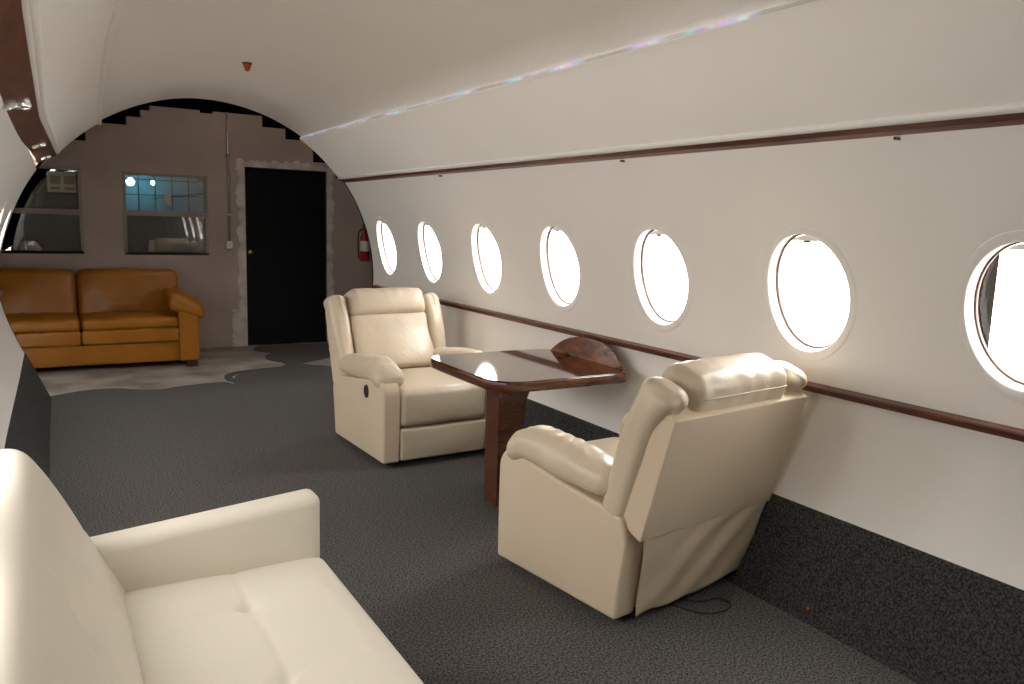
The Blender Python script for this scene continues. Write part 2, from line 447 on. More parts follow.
for k, (yy, lab) in enumerate(((0.85, None), (2.73, 'round chrome downlight under the left wooden valance, nearest of the three'), (4.9, 'round chrome downlight under the left wooden valance, middle one of three'), (6.5, 'round chrome downlight under the left wooden valance, farthest one above the wall window'))):
    if lab is None: continue
    I = Vector((lerp(IX, yy), yy, lerp(IZ, yy))); O_ = Vector((lerp(OX, yy), yy, lerp(OZ, yy)))
    c = (I + O_) / 2; u = (I - O_).normalized(); nn = Vector((u.z, 0, -u.x))
    if nn.z > 0: nn = -nn
    rot = Matrix((u, nn.cross(u), nn)).transposed().to_4x4()
    t = empty('downlight', c + nn * .002, 0, lab, 'ceiling light', 'downlights along the left valance')
    rr = .034
    lathe('chrome_rim', [(rr * .72, .004), (rr * .80, .012), (rr * .92, .012), (rr, .006), (rr, -.035)], M_chrome, t, None, rot)
    lathe('lamp_lens', [(0.0, .010), (rr * .4, .009), (rr * .72, .004)], M_lens, t, None, rot)
# LED strip on top of the right cove panel
def sec_st(y):
    a = shell(A_T1 + .05, y, RP + .001); b = shell(A_T1 + .42, y, RP + .004); c = shell(A_T1 + .42, y, RP + .012); d = shell(A_T1 + .05, y, RP + .012)
    return [(a.x, a.z), (b.x, b.z), (c.x, c.z), (d.x, d.z)]
tag(loft('light_strip', sec_st, frange(.6, 6.95, 40), M_strip, None), 'thin rainbow coloured light strip running along the ceiling seam', 'light strip')

# chair rails, right and left
def rail_sec(side):
    def f(y):
        if side > 0:
            b = shell(-3.3, y); return [(b.x + .01, .858), (b.x - .040, .852), (b.x - .044, .846), (b.x - .040, .826), (b.x + .01, .822)]
        b = shell(183.3, y); return [(b.x - .01, .858), (b.x + .040, .852), (b.x + .044, .846), (b.x + .040, .826), (b.x - .01, .822)]
    return f
loft('trim_7', rail_sec(1), frange(Y0, 6.93, 20), M_woodx)
loft('trim_8', rail_sec(-1), frange(Y0, 6.93, 60), M_woodx)
# carpeted kick boards
KR = shell(AK, 3).x; KRZ = shell(AK, 3).z
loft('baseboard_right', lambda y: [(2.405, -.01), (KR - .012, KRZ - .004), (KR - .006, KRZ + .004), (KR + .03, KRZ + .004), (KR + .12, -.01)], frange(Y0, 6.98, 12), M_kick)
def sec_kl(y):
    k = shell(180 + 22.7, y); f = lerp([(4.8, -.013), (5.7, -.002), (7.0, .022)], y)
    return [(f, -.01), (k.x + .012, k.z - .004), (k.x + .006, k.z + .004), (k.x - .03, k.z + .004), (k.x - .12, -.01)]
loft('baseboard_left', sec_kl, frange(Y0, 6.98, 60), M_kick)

# portholes
def oval(c, yc, sc_, d, side, n=72, ds=0.0):
    out = []
    for k in range(n):
        t = 2 * pi * k / n
        s = HS * sc_ * sin(t) + ds
        out.append(shell(c + math.degrees(s / R0) * (1 if side > 0 else -1), yc + HY * sc_ * cos(t), R0 + d))
    return out
def ringmesh(name, loops, m, parent, kind=None):
    n = len(loops[0]); vs = [p for l in loops for p in l]
    fs = [(i * n + k, i * n + (k + 1) % n, (i + 1) * n + (k + 1) % n, (i + 1) * n + k) for i in range(len(loops) - 1) for k in range(n)]
    return new(name, vs, fs, m, parent, True, kind)
wn = 0
for side in (1, -1):
    c = WA if side > 0 else 180 - WA
    for yc in WYS[side]:
        wn += 1
        e = ringmesh('window_%d' % wn, [oval(c, yc, s, d, side) for s, d in ((1.16, .001), (1.155, -.0018), (1.145, -.0025), (1.02, -.0025), (1.004, -.001), (.995, .004), (.985, .018), (.955, .046))], M_white, None, 'structure')
        ringmesh('gasket', [oval(c, yc, s, d, side) for s, d in ((.955, .040), (.940, .038), (.934, .043), (.934, .052), (.955, .052))], M_gasket, e)
        ringmesh('outer_sleeve', [oval(c, yc, s, d, side) for s, d in ((.950, .050), (.975, .056), (.99, .060), (1.01, .060), (1.02, -.0))], M_white, e)
        ov = oval(c, yc, .94, .050, side)
        new('glass_pane', ov, [tuple(range(len(ov)))], M_glass, e, False)
        # pull-down blind, just its lower edge showing at the top
        n = 24; top = []; 
        t0 = math.asin(.90)
        lo = []
        for k in range(n + 1):
            t = t0 + (pi - 2 * t0) * k / n
            s = HS * .93 * sin(t); y = yc + HY * .93 * cos(t)
            top.append((s, y)); lo.append((HS * .93 * .90, y))
        vs = []
        for d in (.034, .040):
            for s, y in top + lo: vs.append(shell(c + math.degrees(s / R0) * (1 if side > 0 else -1), y, R0 + d))
        q = 2 * (n + 1); fs = []
        for k in range(n):
            a, b, c2, d2 = k, k + 1, n + 1 + k + 1, n + 1 + k
            fs += [(a, b, c2, d2), (a + q, d2 + q, c2 + q, b + q), (d2, c2, c2 + q, d2 + q)]
        sh = new('window_blind', vs, fs, M_white, e, False)
        p = shell(c + math.degrees(HS * .825 / R0) * (1 if side > 0 else -1), yc, R0 + .033)
        boxm('pull_tab', p.x - .006, p.x + .003, yc - .014, yc + .014, p.z - .004, p.z + .004, M_gasket, sh)
        # daylight portal
        L = bpy.data.lights.new('window_daylight', 'AREA'); L.shape = 'RECTANGLE'; L.size = .42; L.size_y = .5
        L.cycles.is_portal = True
        lo_ = bpy.data.objects.new('window_daylight', L); col.objects.link(lo_); lo_['kind'] = 'structure'
        pc = shell(c, yc, R0 + .14); lo_.location = pc
        dirn = (Vector((XC, yc, ZC)) - pc).normalized()
        lo_.rotation_euler = dirn.to_track_quat('-Z', 'Y').to_euler()
# dark post outside beyond the nearest window in view
pb = boxm('outdoor_post', 2.90, 2.97, 1.575, 1.84, 0, 2.4, M_post, None, bev=.004)
tag(pb, 'dark grey upright post outside the window nearest the camera', 'post')

# near end of the cabin
vs = [shell(a, Y0) for a in frange(-40, 220, 60)]
new('wall_front', vs, [tuple(range(len(vs)))], M_wall, None, False, 'structure')

# ------------------------------------------------------------------ floor
fl = boxm('floor', -4, 8, -3, 12.5, -.12, -.006, M_conc, None, kind='structure')
out = [(0.0, 7.06), (.1, 7.13), (.22, 7.19), (.36, 7.22), (.51, 7.19), (.62, 7.10), (.72, 7.04), (.82, 7.03), (.95, 7.09), (1.13, 7.14), (1.26, 7.155), (1.32, 7.15), (1.36, 7.12), (1.385, 7.05), (1.405, 7.05), (1.40, 7.14), (1.375, 7.20), (1.37, 7.30), (1.40, 7.46), (1.50, 7.58), (1.66, 7.65), (1.80, 7.68), (1.96, 7.71), (2.04, 7.80), (2.05, 7.95), (1.99, 8.04), (1.95, 8.20), (1.99, 8.40), (2.08, 8.51), (2.09, 8.58), (2.00, 8.67), (1.96, 8.80), (1.99, 8.94), (2.06, 9.03)]
right = [(2.80, 9.03), (2.86, 8.9), (2.84, 8.72), (2.72, 8.60), (2.70, 8.50), (2.72, 8.35), (2.62, 8.12), (2.45, 7.98), (2.29, 7.90), (2.22, 7.82), (2.24, 7.73), (2.36, 7.62), (2.50, 7.45), (2.62, 7.25), (2.66, 7.03)]
outline = catmull(out, 5) + catmull(right, 5) + [(2.43, 7.0), (2.43, Y0), (-.04, Y0), (-.04, 7.0)]
def crescent(cx, cy, r0, r1, a0, a1, sh, n=14):
    o_ = [(cx + r1 * cos(R(a)), cy + r1 * sin(R(a))) for a in frange(a0, a1, n)]
    i_ = [(cx + sh[0] + r0 * cos(R(a)), cy + sh[1] + r0 * sin(R(a))) for a in frange(a1 - 2, a0 + 2, n)]
    return o_ + i_
holes = [crescent(1.75, 7.27, .30, .32, 110, 178, (.006, -.004))]
def carpet():
    bm = bmesh.new()
    def loop(pts):
        vs = [bm.verts.new((x, y, 0)) for x, y in pts]
        for i in range(len(vs)): bm.edges.new((vs[i], vs[(i + 1) % len(vs)]))
    loop(outline)
    for h_ in holes: loop(h_)
    bmesh.ops.triangle_fill(bm, use_beauty=True, use_dissolve=False, edges=bm.edges[:])
    r = bmesh.ops.extrude_face_region(bm, geom=bm.faces[:])
    for v in r['geom']:
        if isinstance(v, bmesh.types.BMVert): v.co.z -= .006
    bmesh.ops.recalc_face_normals(bm, faces=bm.faces[:])
    me = bpy.data.meshes.new('carpet'); bm.to_mesh(me); bm.free(); me.materials.append(M_carpet)
    o = bpy.data.objects.new('carpet', me); col.objects.link(o)
    tag(o, 'charcoal carpet with a wavy cut edge lying on the concrete floor', 'carpet')
carpet()

# ------------------------------------------------------------------ back wall
YB = 9.07
def grid_wall(name, xs, tops, holes, y0, y1, m):
    zs = sorted(set([0.0] + [t for _, _, t in tops] + [h[2] for h in holes] + [h[3] for h in holes]))
    xs = sorted(set([t[0] for t in tops] + [t[1] for t in tops] + [h[0] for h in holes] + [h[1] for h in holes]))
    bm = bmesh.new(); vm = {}
    def v(x, z):
        k = (round(x, 4), round(z, 4))
        if k not in vm: vm[k] = bm.verts.new((x, y0, z))
        return vm[k]
    for x0, x1 in zip(xs, xs[1:]):
        xm = (x0 + x1) / 2; top = [t for a, b, t in tops if a <= xm <= b][0]
        for z0, z1 in zip(zs, zs[1:]):
            zm = (z0 + z1) / 2
            if zm > top or any(h[0] < xm < h[1] and h[2] < zm < h[3] for h in holes): continue
            bm.faces.new((v(x0, z0), v(x1, z0), v(x1, z1), v(x0, z1)))
    r = bmesh.ops.extrude_face_region(bm, geom=bm.faces[:])
    for q in r['geom']:
        if isinstance(q, bmesh.types.BMVert): q.co.y = y1
    bmesh.ops.recalc_face_normals(bm, faces=bm.faces[:])
    me = bpy.data.meshes.new(name); bm.to_mesh(me); bm.free(); me.materials.append(m)
    o = bpy.data.objects.new(name, me); col.objects.link(o); o['kind'] = 'structure'; return o
tops = [(-3, .2, 1.98), (.2, .44, 2.13), (.44, .81, 2.315), (.81, .94, 2.40), (.94, 1.03, 2.475), (1.03, 1.51, 2.525), (1.51, 1.64, 2.50), (1.64, 2.15, 2.525), (2.15, 2.40, 2.41), (2.40, 2.71, 2.30), (2.71, 2.97, 2.07), (2.97, 6, 1.9)]
W1 = (-.44, .380, 1.018, 1.868); W2 = (.748, 1.566, 1.012, 1.850)
grid_wall('wall_back', None, tops, [W1, W2, (1.955, 2.868, 0, 1.975)], YB, YB + .13, M_plaster)
# dark hall around and behind the cabin end
boxm('wall_hall_far', -3.2, 6.2, 12.2, 12.3, 0, 3.9, M_black, kind='structure')
boxm('wall_hall_left', -3.1, -3.0, 7.0, 12.3, 0, 3.9, M_black, kind='structure')
boxm('wall_hall_right', 6.0, 6.1, 7.0, 12.3, 0, 3.9, M_plaster, kind='structure')
boxm('ceiling_hall', -3.2, 6.2, 6.98, 12.3, 3.8, 3.9, M_black, kind='structure')
def light_screens():
    vs = []; fs = []; N = 72
    for k in range(N + 1):
        a = -40 + 260 * k / N
        vs.append(shell(a, 7.0, R0 + (.015 if 0 <= a <= 180 else .12)) + Vector((0, .005, 0)))
        ca, sa = cos(R(a)), sin(R(a))
        s = min((4.85 if ca > 0 else 4.3) / max(abs(ca), 1e-6), (2.95 if sa > 0 else .95) / max(abs(sa), 1e-6))
        vs.append(Vector((XC + s * ca, 7.005, ZC + s * sa)))
    for k in range(N): fs.append((2 * k, 2 * k + 1, 2 * k + 3, 2 * k + 2))
    new('wall_light_block', vs, fs, M_black, None, False, 'structure')  # unseen panel added to block sky light around the cabin end
    new('wall_white_reflector', [v - Vector((0, .02, 0)) for v in vs], fs, M_white, None, False, 'structure')  # white sheet added to bounce sky light so the windows look bright
light_screens()
# door: closed, black
d = boxm('door_1', 1.965, 2.858, YB + .035, YB + .075, .012, 1.965, M_door, bev=.003, kind='structure')
kn = lathe('door_knob', [(0, .062), (.018, .060), (.027, .048), (.026, .034), (.012, .024), (.010, .008), (.026, .005), (.028, 0)], M_brass, d, (2.005, YB + .035, 1.05), Matrix.Rotation(R(90), 4, 'X'))
prism('trim_9', [(1.955, 0), (1.966, 0), (1.966, 1.966), (2.857, 1.966), (2.857, 0), (2.868, 0), (2.868, 1.975), (1.955, 1.975)], 1, YB + .02, YB + .10, M_rubber, kind='structure')
# sash windows
def sash(n, W, zmid):
    x0, x1, z0, z1 = W; f = .028
    fr = grid_wall('window_%d' % n, None, [(x0, x1, z1)], [(x0 + f, x1 - f, z0 + f, zmid - .03), (x0 + f, x1 - f, zmid + .02, z1 - f)], YB - .012, YB + .05, M_alu)
    bm = bmesh.new(); bm.from_mesh(fr.data)
    bmesh.ops.delete(bm, geom=[f_ for f_ in bm.faces if f_.calc_center_median().z < z0 - .001], context='FACES'); bm.to_mesh(fr.data); bm.free()
    for nm, a, b, yy in (('lower_pane', z0 + f, zmid - .03, .028), ('upper_pane', zmid + .02, z1 - f, .036)):
        new(nm, [(x0 + f, YB + yy, a), (x1 - f, YB + yy, a), (x1 - f, YB + yy, b), (x0 + f, YB + yy, b)], [(0, 1, 2, 3)], M_dglass, fr, False)
    return fr
s1 = sash(30, W1, 1.435); s2 = sash(31, W2, 1.445)
# room behind the windows: a gridded factory window lit by two lamps
M_teal = mat('teal_backdrop', (0.10, 0.24, 0.28), 0.8)
M_rgrey = mat('room_grey', (0.05, 0.05, 0.05), 0.9)
boxm('wall_storeroom', -.9, 1.72, 10.6, 10.7, 0, 1.97, M_teal, kind='structure')
boxm('ceiling_storeroom', -.94, 1.76, YB + .13, 10.7, 1.97, 1.99, M_rgrey, kind='structure')
boxm('storeroom_light_block', .56, 1.72, YB + .06, 10.6, 1.425, 1.44, M_black, kind='structure')  # black plate added to keep lamp light out of the lower sash
boxm('wall_storeroom_right', 1.72, 1.76, YB + .13, 10.7, 0, 1.97, M_rgrey, kind='structure')
boxm('wall_storeroom_left', -.94, -.9, YB + .13, 10.7, 0, 1.97, M_rgrey, kind='structure')
boxm('wall_storeroom_middle', .52, .56, YB + .13, 10.6, 0, 1.97, M_black, kind='structure')
g = empty('steel_grid', (0, 0, 0), 0, 'black steel security grid behind the upper pane of the right wall window', 'window grid')
for x in (.905, 1.065, 1.228, 1.39): boxm('upright_bar', x - .005, x + .005, YB + .085, YB + .095, 1.45, 1.83, M_black, g)
for z in (1.63, 1.785): boxm('cross_bar', .756, 1.556, YB + .083, YB + .087, z - .005, z + .005, M_black, g)
for x, r_, s, lab in ((.93, .050, 7, 'larger glowing round lamp behind the right wall window, left one'), (1.17, .032, 5, 'smaller glowing round lamp behind the right wall window, right one')):
    t = empty('hanging_lamp', (x * 1.02, 10.45, 1.80), 0, lab, 'lamp')
    lathe('glowing_bulb', [(0, -r_), (r_ * .7, -r_ * .72), (r_, 0), (r_ * .7, r_ * .72), (.012, r_), (0, r_)], emit('cool_lamp_glow_%d' % s, (.62, .93, 1.0), s * 1.2), t)
    tube('lamp_cord', [(0, 0, r_), (0, 0, .185)], .006, M_black, t)
    L = bpy.data.lights.new('lamp_light', 'POINT'); L.energy = 2.6 if s == 7 else 1.2; L.color = (.45, .85, 1.0); L.shadow_soft_size = r_
    lo_ = bpy.data.objects.new('lamp_light', L); col.objects.link(lo_); lo_.parent = t; lo_.location = (0, -.12, 0)
p1 = empty('paper_notice', (.215, YB + .024, 1.72), 0, 'large beige printed notice taped behind the left wall window', 'notice')
boxm('sheet', -.125, .125, -.001, .001, -.10, .10, M_paper, p1)
for (a, b, c_, d_) in ((-.10, -.01, -.02, .06), (.015, .105, -.02, .06), (-.10, -.02, -.075, -.05), (.02, .10, -.075, -.05)): boxm('printed_block', a, b, -.003, -.0015, c_, d_, M_print, p1)
tag(boxm('paper_note', 1.14, 1.205, YB + .022, YB + .024, 1.535, 1.655, M_paper), 'small beige note stuck to the upper pane of the right wall window', 'notice')
tag(boxm('blue_carton', -.02, .06, 9.5, 9.6, 1.47, 1.6, mat('blue_card', (.12, .2, .26), .7), bev=.003), 'pale blue carton standing behind the left wall window', 'box')
tag(boxm('storage_shelf', -.85, .50, 9.4, 9.8, 1.43, 1.47, M_rgrey, bev=.002), 'dark shelf inside the room behind the left wall window', 'shelf')

# conduit and outlet box
t = empty('wall_switch', (1.775, YB, 1.126), 0, 'small silver switch box at the foot of the conduit left of the black door', 'switch')
boxm('box', -.036, .036, -.035, 0, -.045, .045, M_steel, t, bev=.006)
boxm('cover_plate', -.030, .030, -.039, -.034, -.039, .039, M_label, t, bev=.002)
boxm('toggle', -.006, .006, -.05, -.038, -.012, .012, M_steel, t, bev=.002)
cd_ = tube('conduit', [(1.780, YB - .018, 1.17), (1.780, YB - .018, 2.53)], .011, M_steel)
tag(cd_, 'thin grey metal conduit running up the back wall from the switch box', 'conduit')
for z in (1.45, 2.1): boxm('pipe_clip', 1.755, 1.805, YB - .032, YB, z - .01, z + .01, M_steel, cd_, bev=.003)

# lamp added out of view above the hall to brighten the back wall
t = empty('hall_fill_lamp', (1.9, 7.75, 3.75), 0, 'flat fill lamp added out of view on the hall ceiling to light the back wall', 'ceiling light')
boxm('fill_housing', -.45, .45, -.2, .2, 0, .05, M_alu, t, bev=.01)
L = bpy.data.lights.new('hall_fill_light', 'AREA'); L.shape = 'RECTANGLE'; L.size = .85; L.size_y = .35; L.energy = 10; L.color = (1.0, .86, .74)
lo_ = bpy.data.objects.new('hall_fill_light', L); col.objects.link(lo_); lo_.parent = t; lo_.location = (0, 0, -.01)

# fire extinguisher
t = empty('fire_extinguisher', (3.300, YB - .075, .955), 0, 'red fire extinguisher with silver label hanging on the back wall right of the door', 'fire extinguisher')
lathe('cylinder', [(0, 0), (.048, .002), (.056, .014), (.056, .27), (.050, .30), (.030, .325), (.018, .335), (.018, .35), (0, .35)], M_red, t)
lathe('label_band', [(.0566, .12), (.0572, .121), (.0572, .239), (.0566, .24)], M_label, t)
boxm('valve', -.016, .016, -.016, .016, .345, .38, M_brass, t, bev=.003)
prism('handle', [(-.02, .375), (.035, .378), (.075, .405), (.07, .415), (.03, .392), (-.02, .390)], 0, -.008, .008, M_rubber, t, bev=.002)
prism('lever', [(-.02, .395), (.03, .402), (.07, .435), (.065, .442), (.025, .415), (-.02, .408)], 0, -.007, .007, M_rubber, t, bev=.002)
tube('hose', catmull([(-.012, 0, .365), (-.05, -.01, .375), (-.082, -.01, .32), (-.085, -.005, .20), (-.078, 0, .10), (-.072, 0, .03)], 6), .009, M_rubber, t)
boxm('wall_bracket', -.03, .03, .05, .075, .22, .34, M_steel, t, bev=.002)

# beacon
t = empty('warning_lamp', (1.137, 5.15, 2.372), 0, 'small amber lamp hanging from the ceiling of the cabin', 'ceiling light')
lathe('base', [(0, -.006), (.040, -.006), (.046, -.002), (.046, .006), (0, .006)], M_white, t)
lathe('collar', [(0, -.014), (.028, -.014), (.030, -.006), (0, -.006)], M_rubber, t)
lathe('amber_lens', [(0, -.056), (.010, -.054), (.014, -.048), (.026, -.014), (0, -.012)], M_amber, t)

# ------------------------------------------------------------------ recliners
def make_recliner(loc, rz, label):
    t = empty('recliner', loc, rz, label, 'armchair', 'cream recliners at the table')
    HW = .395
    nz = lambda p, s, k=0: noise.noise(Vector((p.x * s + k, p.y * s + k * 1.7, p.z * s)))
    # dark base the chair stands on
    boxm('base', -.26, .26, -.26, .26, 0, .05, M_rubber, t, bev=.01)
    # side panels (y forward)
    prof = [(-.365, .035), (-.405, .345), (-.375, .425), (-.26, .447), (-.03, .472), (.20, .508)]
    for a in frange(100, 0, 8): prof.append((.295 + .085 * cos(R(a)), .437 + .085 * sin(R(a))))
    prof += [(.382, .30), (.378, .035)]
    for s in (-1, 1):
        pr = prism('side_panel', prof, 0, min(s * HW, s * (HW - .105)), max(s * HW, s * (HW - .105)), M_cream2, t, bev=.014, seg=3)
        pr['label'] = 'smooth cream side panel'
        # pillow on the arm
        def arm(p, s=s):
            y = p.y; k = 1 - .10 * (y / .32) ** 2
            fr = sst(.16, .32, y)
            z = p.z * (1 - .15 * sst(-.1, -.32, y)) * k
            x = p.x * (1.0 + .10 * fr)
            w = .0025 * sin(y * 70 + 6 * nz(p, 9)) * max(0, p.z / .07) + .009 * nz(p, 9, s)
            w += .003 * sin(y * 95 + 4 * nz(p, 12)) * sst(.05, .25, y)
            return Vector((s * (HW - .072) + x, .018 + y, .538 + .075 * y - .045 * fr + z + w + .012 * cos(p.x * 16)))
        rbox('arm_pad', (.088, .325, .074), .066, (6, 30, 4), M_cream, t, arm)
    # seat and footrest
    def seat(p):
        u = p.x / .285; v = (p.y) / .30
        z = p.z * 1.0
        puff = .022 * (1 - u * u) * (1 - abs(v) ** 3) if p.z > 0 else 0
        fx = .018 * (1 - u * u) * (1 - (p.z / .12) ** 2) if p.y > .2 else 0
        return Vector((p.x, .085 + p.y + fx, .355 + z + puff + .004 * nz(p, 8)))
    rbox('seat', (.288, .305, .112), .038, (14, 14, 6), M_cream, t, seat)
    def foot(p):
        u = p.x / .285
        b = .012 * (1 - u * u) * (1 - (p.z / .10) ** 2) if p.y > 0 else 0
        return Vector((p.x, .345 + p.y + b + .003 * nz(p, 9, 3), .138 + p.z))
    rbox('footrest', (.288, .04, .098), .016, (14, 2, 8), M_cream, t, foot)
    boxm('under_seat', -.289, .289, -.355, .32, .06, .26, M_cream2, t)
    prism('rear_body', [(-.352, .05), (-.395, .36), (-.20, .40), (-.20, .05)], 0, -.289, .289, M_cream2, t)
    # back
    TL = R(20); O = Vector((0, -.345, .42)); U = Vector((0, -sin(TL), cos(TL))); F = Vector((0, cos(TL), sin(TL)))
    def B(x, u, f): return O + Vector((x, 0, 0)) + U * u + F * f
    def back_panel(p):
        u = p.z + .230; w = .374 + .002 * (u / .45)
        f = p.y - .045
        if p.y < 0: f += -.010 + .03 * (u / .45)
        return B(p.x / .36 * w, u - (.01 if p.y < 0 else 0.0), f)
    bp = rbox('back_shell', (.36, .068, .242), .007, (8, 3, 8), M_cream2, t, back_panel)
    bp['label'] = 'flat cream rear panel of the backrest'
    for s in (-1, 1):
        def wing(p, s=s):
            q = (p.z + .31) / .62; u = -.045 + .585 * q
            tp = sst(.70, 1.0, q)
            f = .040 + p.y * (1 + .35 * tp) - .030 * tp + .012 * sin(q * 3.1)
            w = .006 * nz(p, 7, s) + tp * .006 * sin(p.x * 90 + p.y * 50)
            x = s * (.334 + .010 * sst(.1, .6, q)) + p.x * (1 - .10 * (1 - q)) + w
            return B(x, u, f + w)
        rbox('back_wing', (.062, .066, .31), .048, (5, 5, 22), M_cream, t, wing)
    def lumbar(p):
        q = (p.z + .215) / .43; u = .0 + .40 * q; ux = p.x / .275
        bulge = .085 * sst(.75, .05, q) * (1 - .4 * ux * ux) if p.y > 0 else 0
        bulge += .018 * sin(q * pi) * (1 - ux * ux) if p.y > 0 else 0
        crease = -.014 * math.exp(-((q - .55) / .018) ** 2) * 0
        return B(p.x, u, .06 + p.y + bulge + crease + .005 * nz(p, 8, 5))
    rbox('back_cushion', (.278, .05, .215), .036, (14, 3, 20), M_cream, t, lumbar)
    def head(p):
        q = (p.z + .115) / .23; ux = p.x / .285
        u = .380 + .195 * q - .008 * abs(ux) ** 6
        f = .028 + p.y * (1.0 + .30 * sin(min(1, max(0, q)) * pi)) + (.010 if p.y > 0 else .006)
        g = .004 * sin(p.x * 70 + 5 * nz(p, 6)) * sst(.35, .9, q)
        return B(p.x * (1 - .02 * q), u, f + g + .005 * nz(p, 9, 2))
    rbox('headrest', (.272, .082, .115), .05, (22, 5, 8), M_cream, t, head)
    # piping seam across the rear of the headrest
    tube('headrest_seam', [B(x, .518 - .010 * abs(x / .28) ** 4, -.0775 + .02 * abs(x / .27) ** 6) for x in frange(-.235, .235, 24)], .0022, M_cream, t, 6)
    # loose fabric skirt below the back, with slanting folds
    vs = []; fs = []; nx, nzr = 56, 26
    for i in range(nzr + 1):
        q = i / nzr
        for j in range(nx + 1):
            w = j / nx
            x0 = -.340 + .035 * q; x1 = .366 - .058 * q
            x = x0 + (x1 - x0) * w
            z = .385 + (.035 + .03 * sst(.55, 1, w) + .006 * sin(w * 19) - .385) * q
            y = -.448 + .064 * q ** 1.1
            ph = (w - .92 + .62 * q) * 17
            env = sst(.15, .6, w + .45 * q) * sst(.0, .18, q) * sst(1.03, .8, w) * (1 - .35 * q)
            y -= .010 * env * sin(ph) + .004 * noise.noise(Vector((w * 6, q * 5, 2)))
            vs.append((x, y, z))
    n = nx + 1
    for i in range(nzr):
        for j in range(nx): fs.append((i * n + j, i * n + j + 1, (i + 1) * n + j + 1, (i + 1) * n + j))
    sk = new('rear_skirt', vs, fs, M_cream2, t); sk['label'] = 'loose creased cream fabric flap'
    md = sk.modifiers.new('s', 'SOLIDIFY'); md.thickness = .004
    tube('skirt_hem', [(x, -.459, .388) for x in frange(-.340, .366, 12)], .003, M_cream, t, 6)
    # recline handle in a black cup on the right-hand side
    mh = Matrix.Translation((HW - .004, .14, .425)) @ Matrix.Diagonal((1, .86, 1.12, 1)) @ Matrix.Rotation(R(90), 4, 'Y')
    hc = lathe('recline_handle', [(0, .004), (.020, .005), (.026, .010), (.033, .011), (.036, .008), (.037, 0), (0, 0)], M_rubber, t, None, mh)
    hc['label'] = 'small black plastic pull cup'
    rbox('pull_tab', (.005, .008, .014), .004, (1, 2, 3), M_rubber, hc, lambda p: Vector((HW + .004 + p.x, .138 + p.y, .422 + p.z)))
    return t
rec1 = make_recliner((2.045, 4.63, 0), R(180 + 2.2), 'cream leather recliner seen from the front, beyond the table')
def copy_tree(o, parent=None):
    c = o.copy(); col.objects.link(c)
    if parent: c.parent = parent
    for ch in list(o.children): copy_tree(ch, c)
    return c
rec2 = copy_tree(rec1); rec1.scale = (1.01, 1.07, 1); rec2.location = (2.084, 2.509, 0); rec2.rotation_euler = (0, 0, R(7.6)); rec2.scale = (1.035, .95, 1)
rec2['label'] = 'cream leather recliner seen from behind, nearest the camera beside the wall'

# ------------------------------------------------------------------ table
t = empty('table', (2.2, 3.46, 0), 0, 'dark glossy mahogany table with rounded corners fixed to the wall between the recliners', 'table')
def rpoly(x0, x1, y0, y1, r00, r10, r11, r01, n=10):
    P = []
    for cx, cy, r, a0 in ((x0 + r00, y0 + r00, r00, 180), (x1 - r10, y0 + r10, r10, 270), (x1 - r11, y1 - r11, r11, 0), (x0 + r01, y1 - r01, r01, 90)):
        for k in range(n + 1): P.append((cx + r * cos(R(a0 + 90 * k / n)), cy + r * sin(R(a0 + 90 * k / n))))
    return P
ox, oy = 2.2, 3.46
tp = rpoly(1.762 - ox, 2.552 - ox, 3.068 - oy, 3.885 - oy, .15, .07, .07, .11)
def slab(name, poly, z0, z1, m, parent, b=.006):
    n = len(poly); vs = []; fs = []
    cx = sum(p[0] for p in poly) / n; cy = sum(p[1] for p in poly) / n
    loops = [(z0, b), (z0 + b, 0), (z1 - b, 0), (z1 - b * .3, b * .3), (z1, b)]
    for z, i in loops:
        for x, y in poly:
            d = Vector((cx - x, cy - y)).normalized() * i; vs.append((x + d.x, y + d.y, z))
    for q in range(len(loops) - 1):
        for k in range(n): fs.append((q * n + k, q * n + (k + 1) % n, (q + 1) * n + (k + 1) % n, (q + 1) * n + k))
    fs += [tuple(range(n)), tuple(range((len(loops) - 1) * n, len(loops) * n))]
    o = new(name, vs, fs, m, parent, False)
    for p in o.data.polygons: p.use_smooth = len(p.vertices) == 4
    return o
slab('table_edge', tp, .676, .7235, M_wood, t)
slab('table_top', [(x * .992, y * .991) for x, y in tp], .7236, .7275, M_top, t, .002)
# pedestal: upright post with a flared bracket towards the wall
flare = [(-.235, 0), (-.095, 0), (-.092, .34), (-.085, .46), (-.07, .56), (-.04, .63), (.01, .676), (-.235, .676)]
prism('pedestal', flare, 1, -.06, .06, M_wood, t, bev=.004)
boxm('pedestal_face', -.243, -.234, -.066, .066, 0, .676, M_wood, t, bev=.003)
# half-oval backboard standing on the table top against the wall
bb = [(.385 * cos(R(a)), .122 * (1 - abs(cos(R(a))) ** 2.7)) for a in frange(0, 180, 28)]
def backboard():
    vs = []; n = len(bb); fs = []
    for th in (0, .016):
        for y, z in bb:
            vs.append((2.530 - ox + th + z * .16, 3.475 - oy + y * .86, .728 + z * .92))
    fs = [tuple(range(n)), tuple(range(2 * n - 1, n - 1, -1))] + [(i, (i + 1) % n, n + (i + 1) % n, n + i) for i in range(n)]
    new('backboard', vs, fs, M_board, t, False, bev=0)['label'] = 'half-oval reddish wooden board'
backboard()

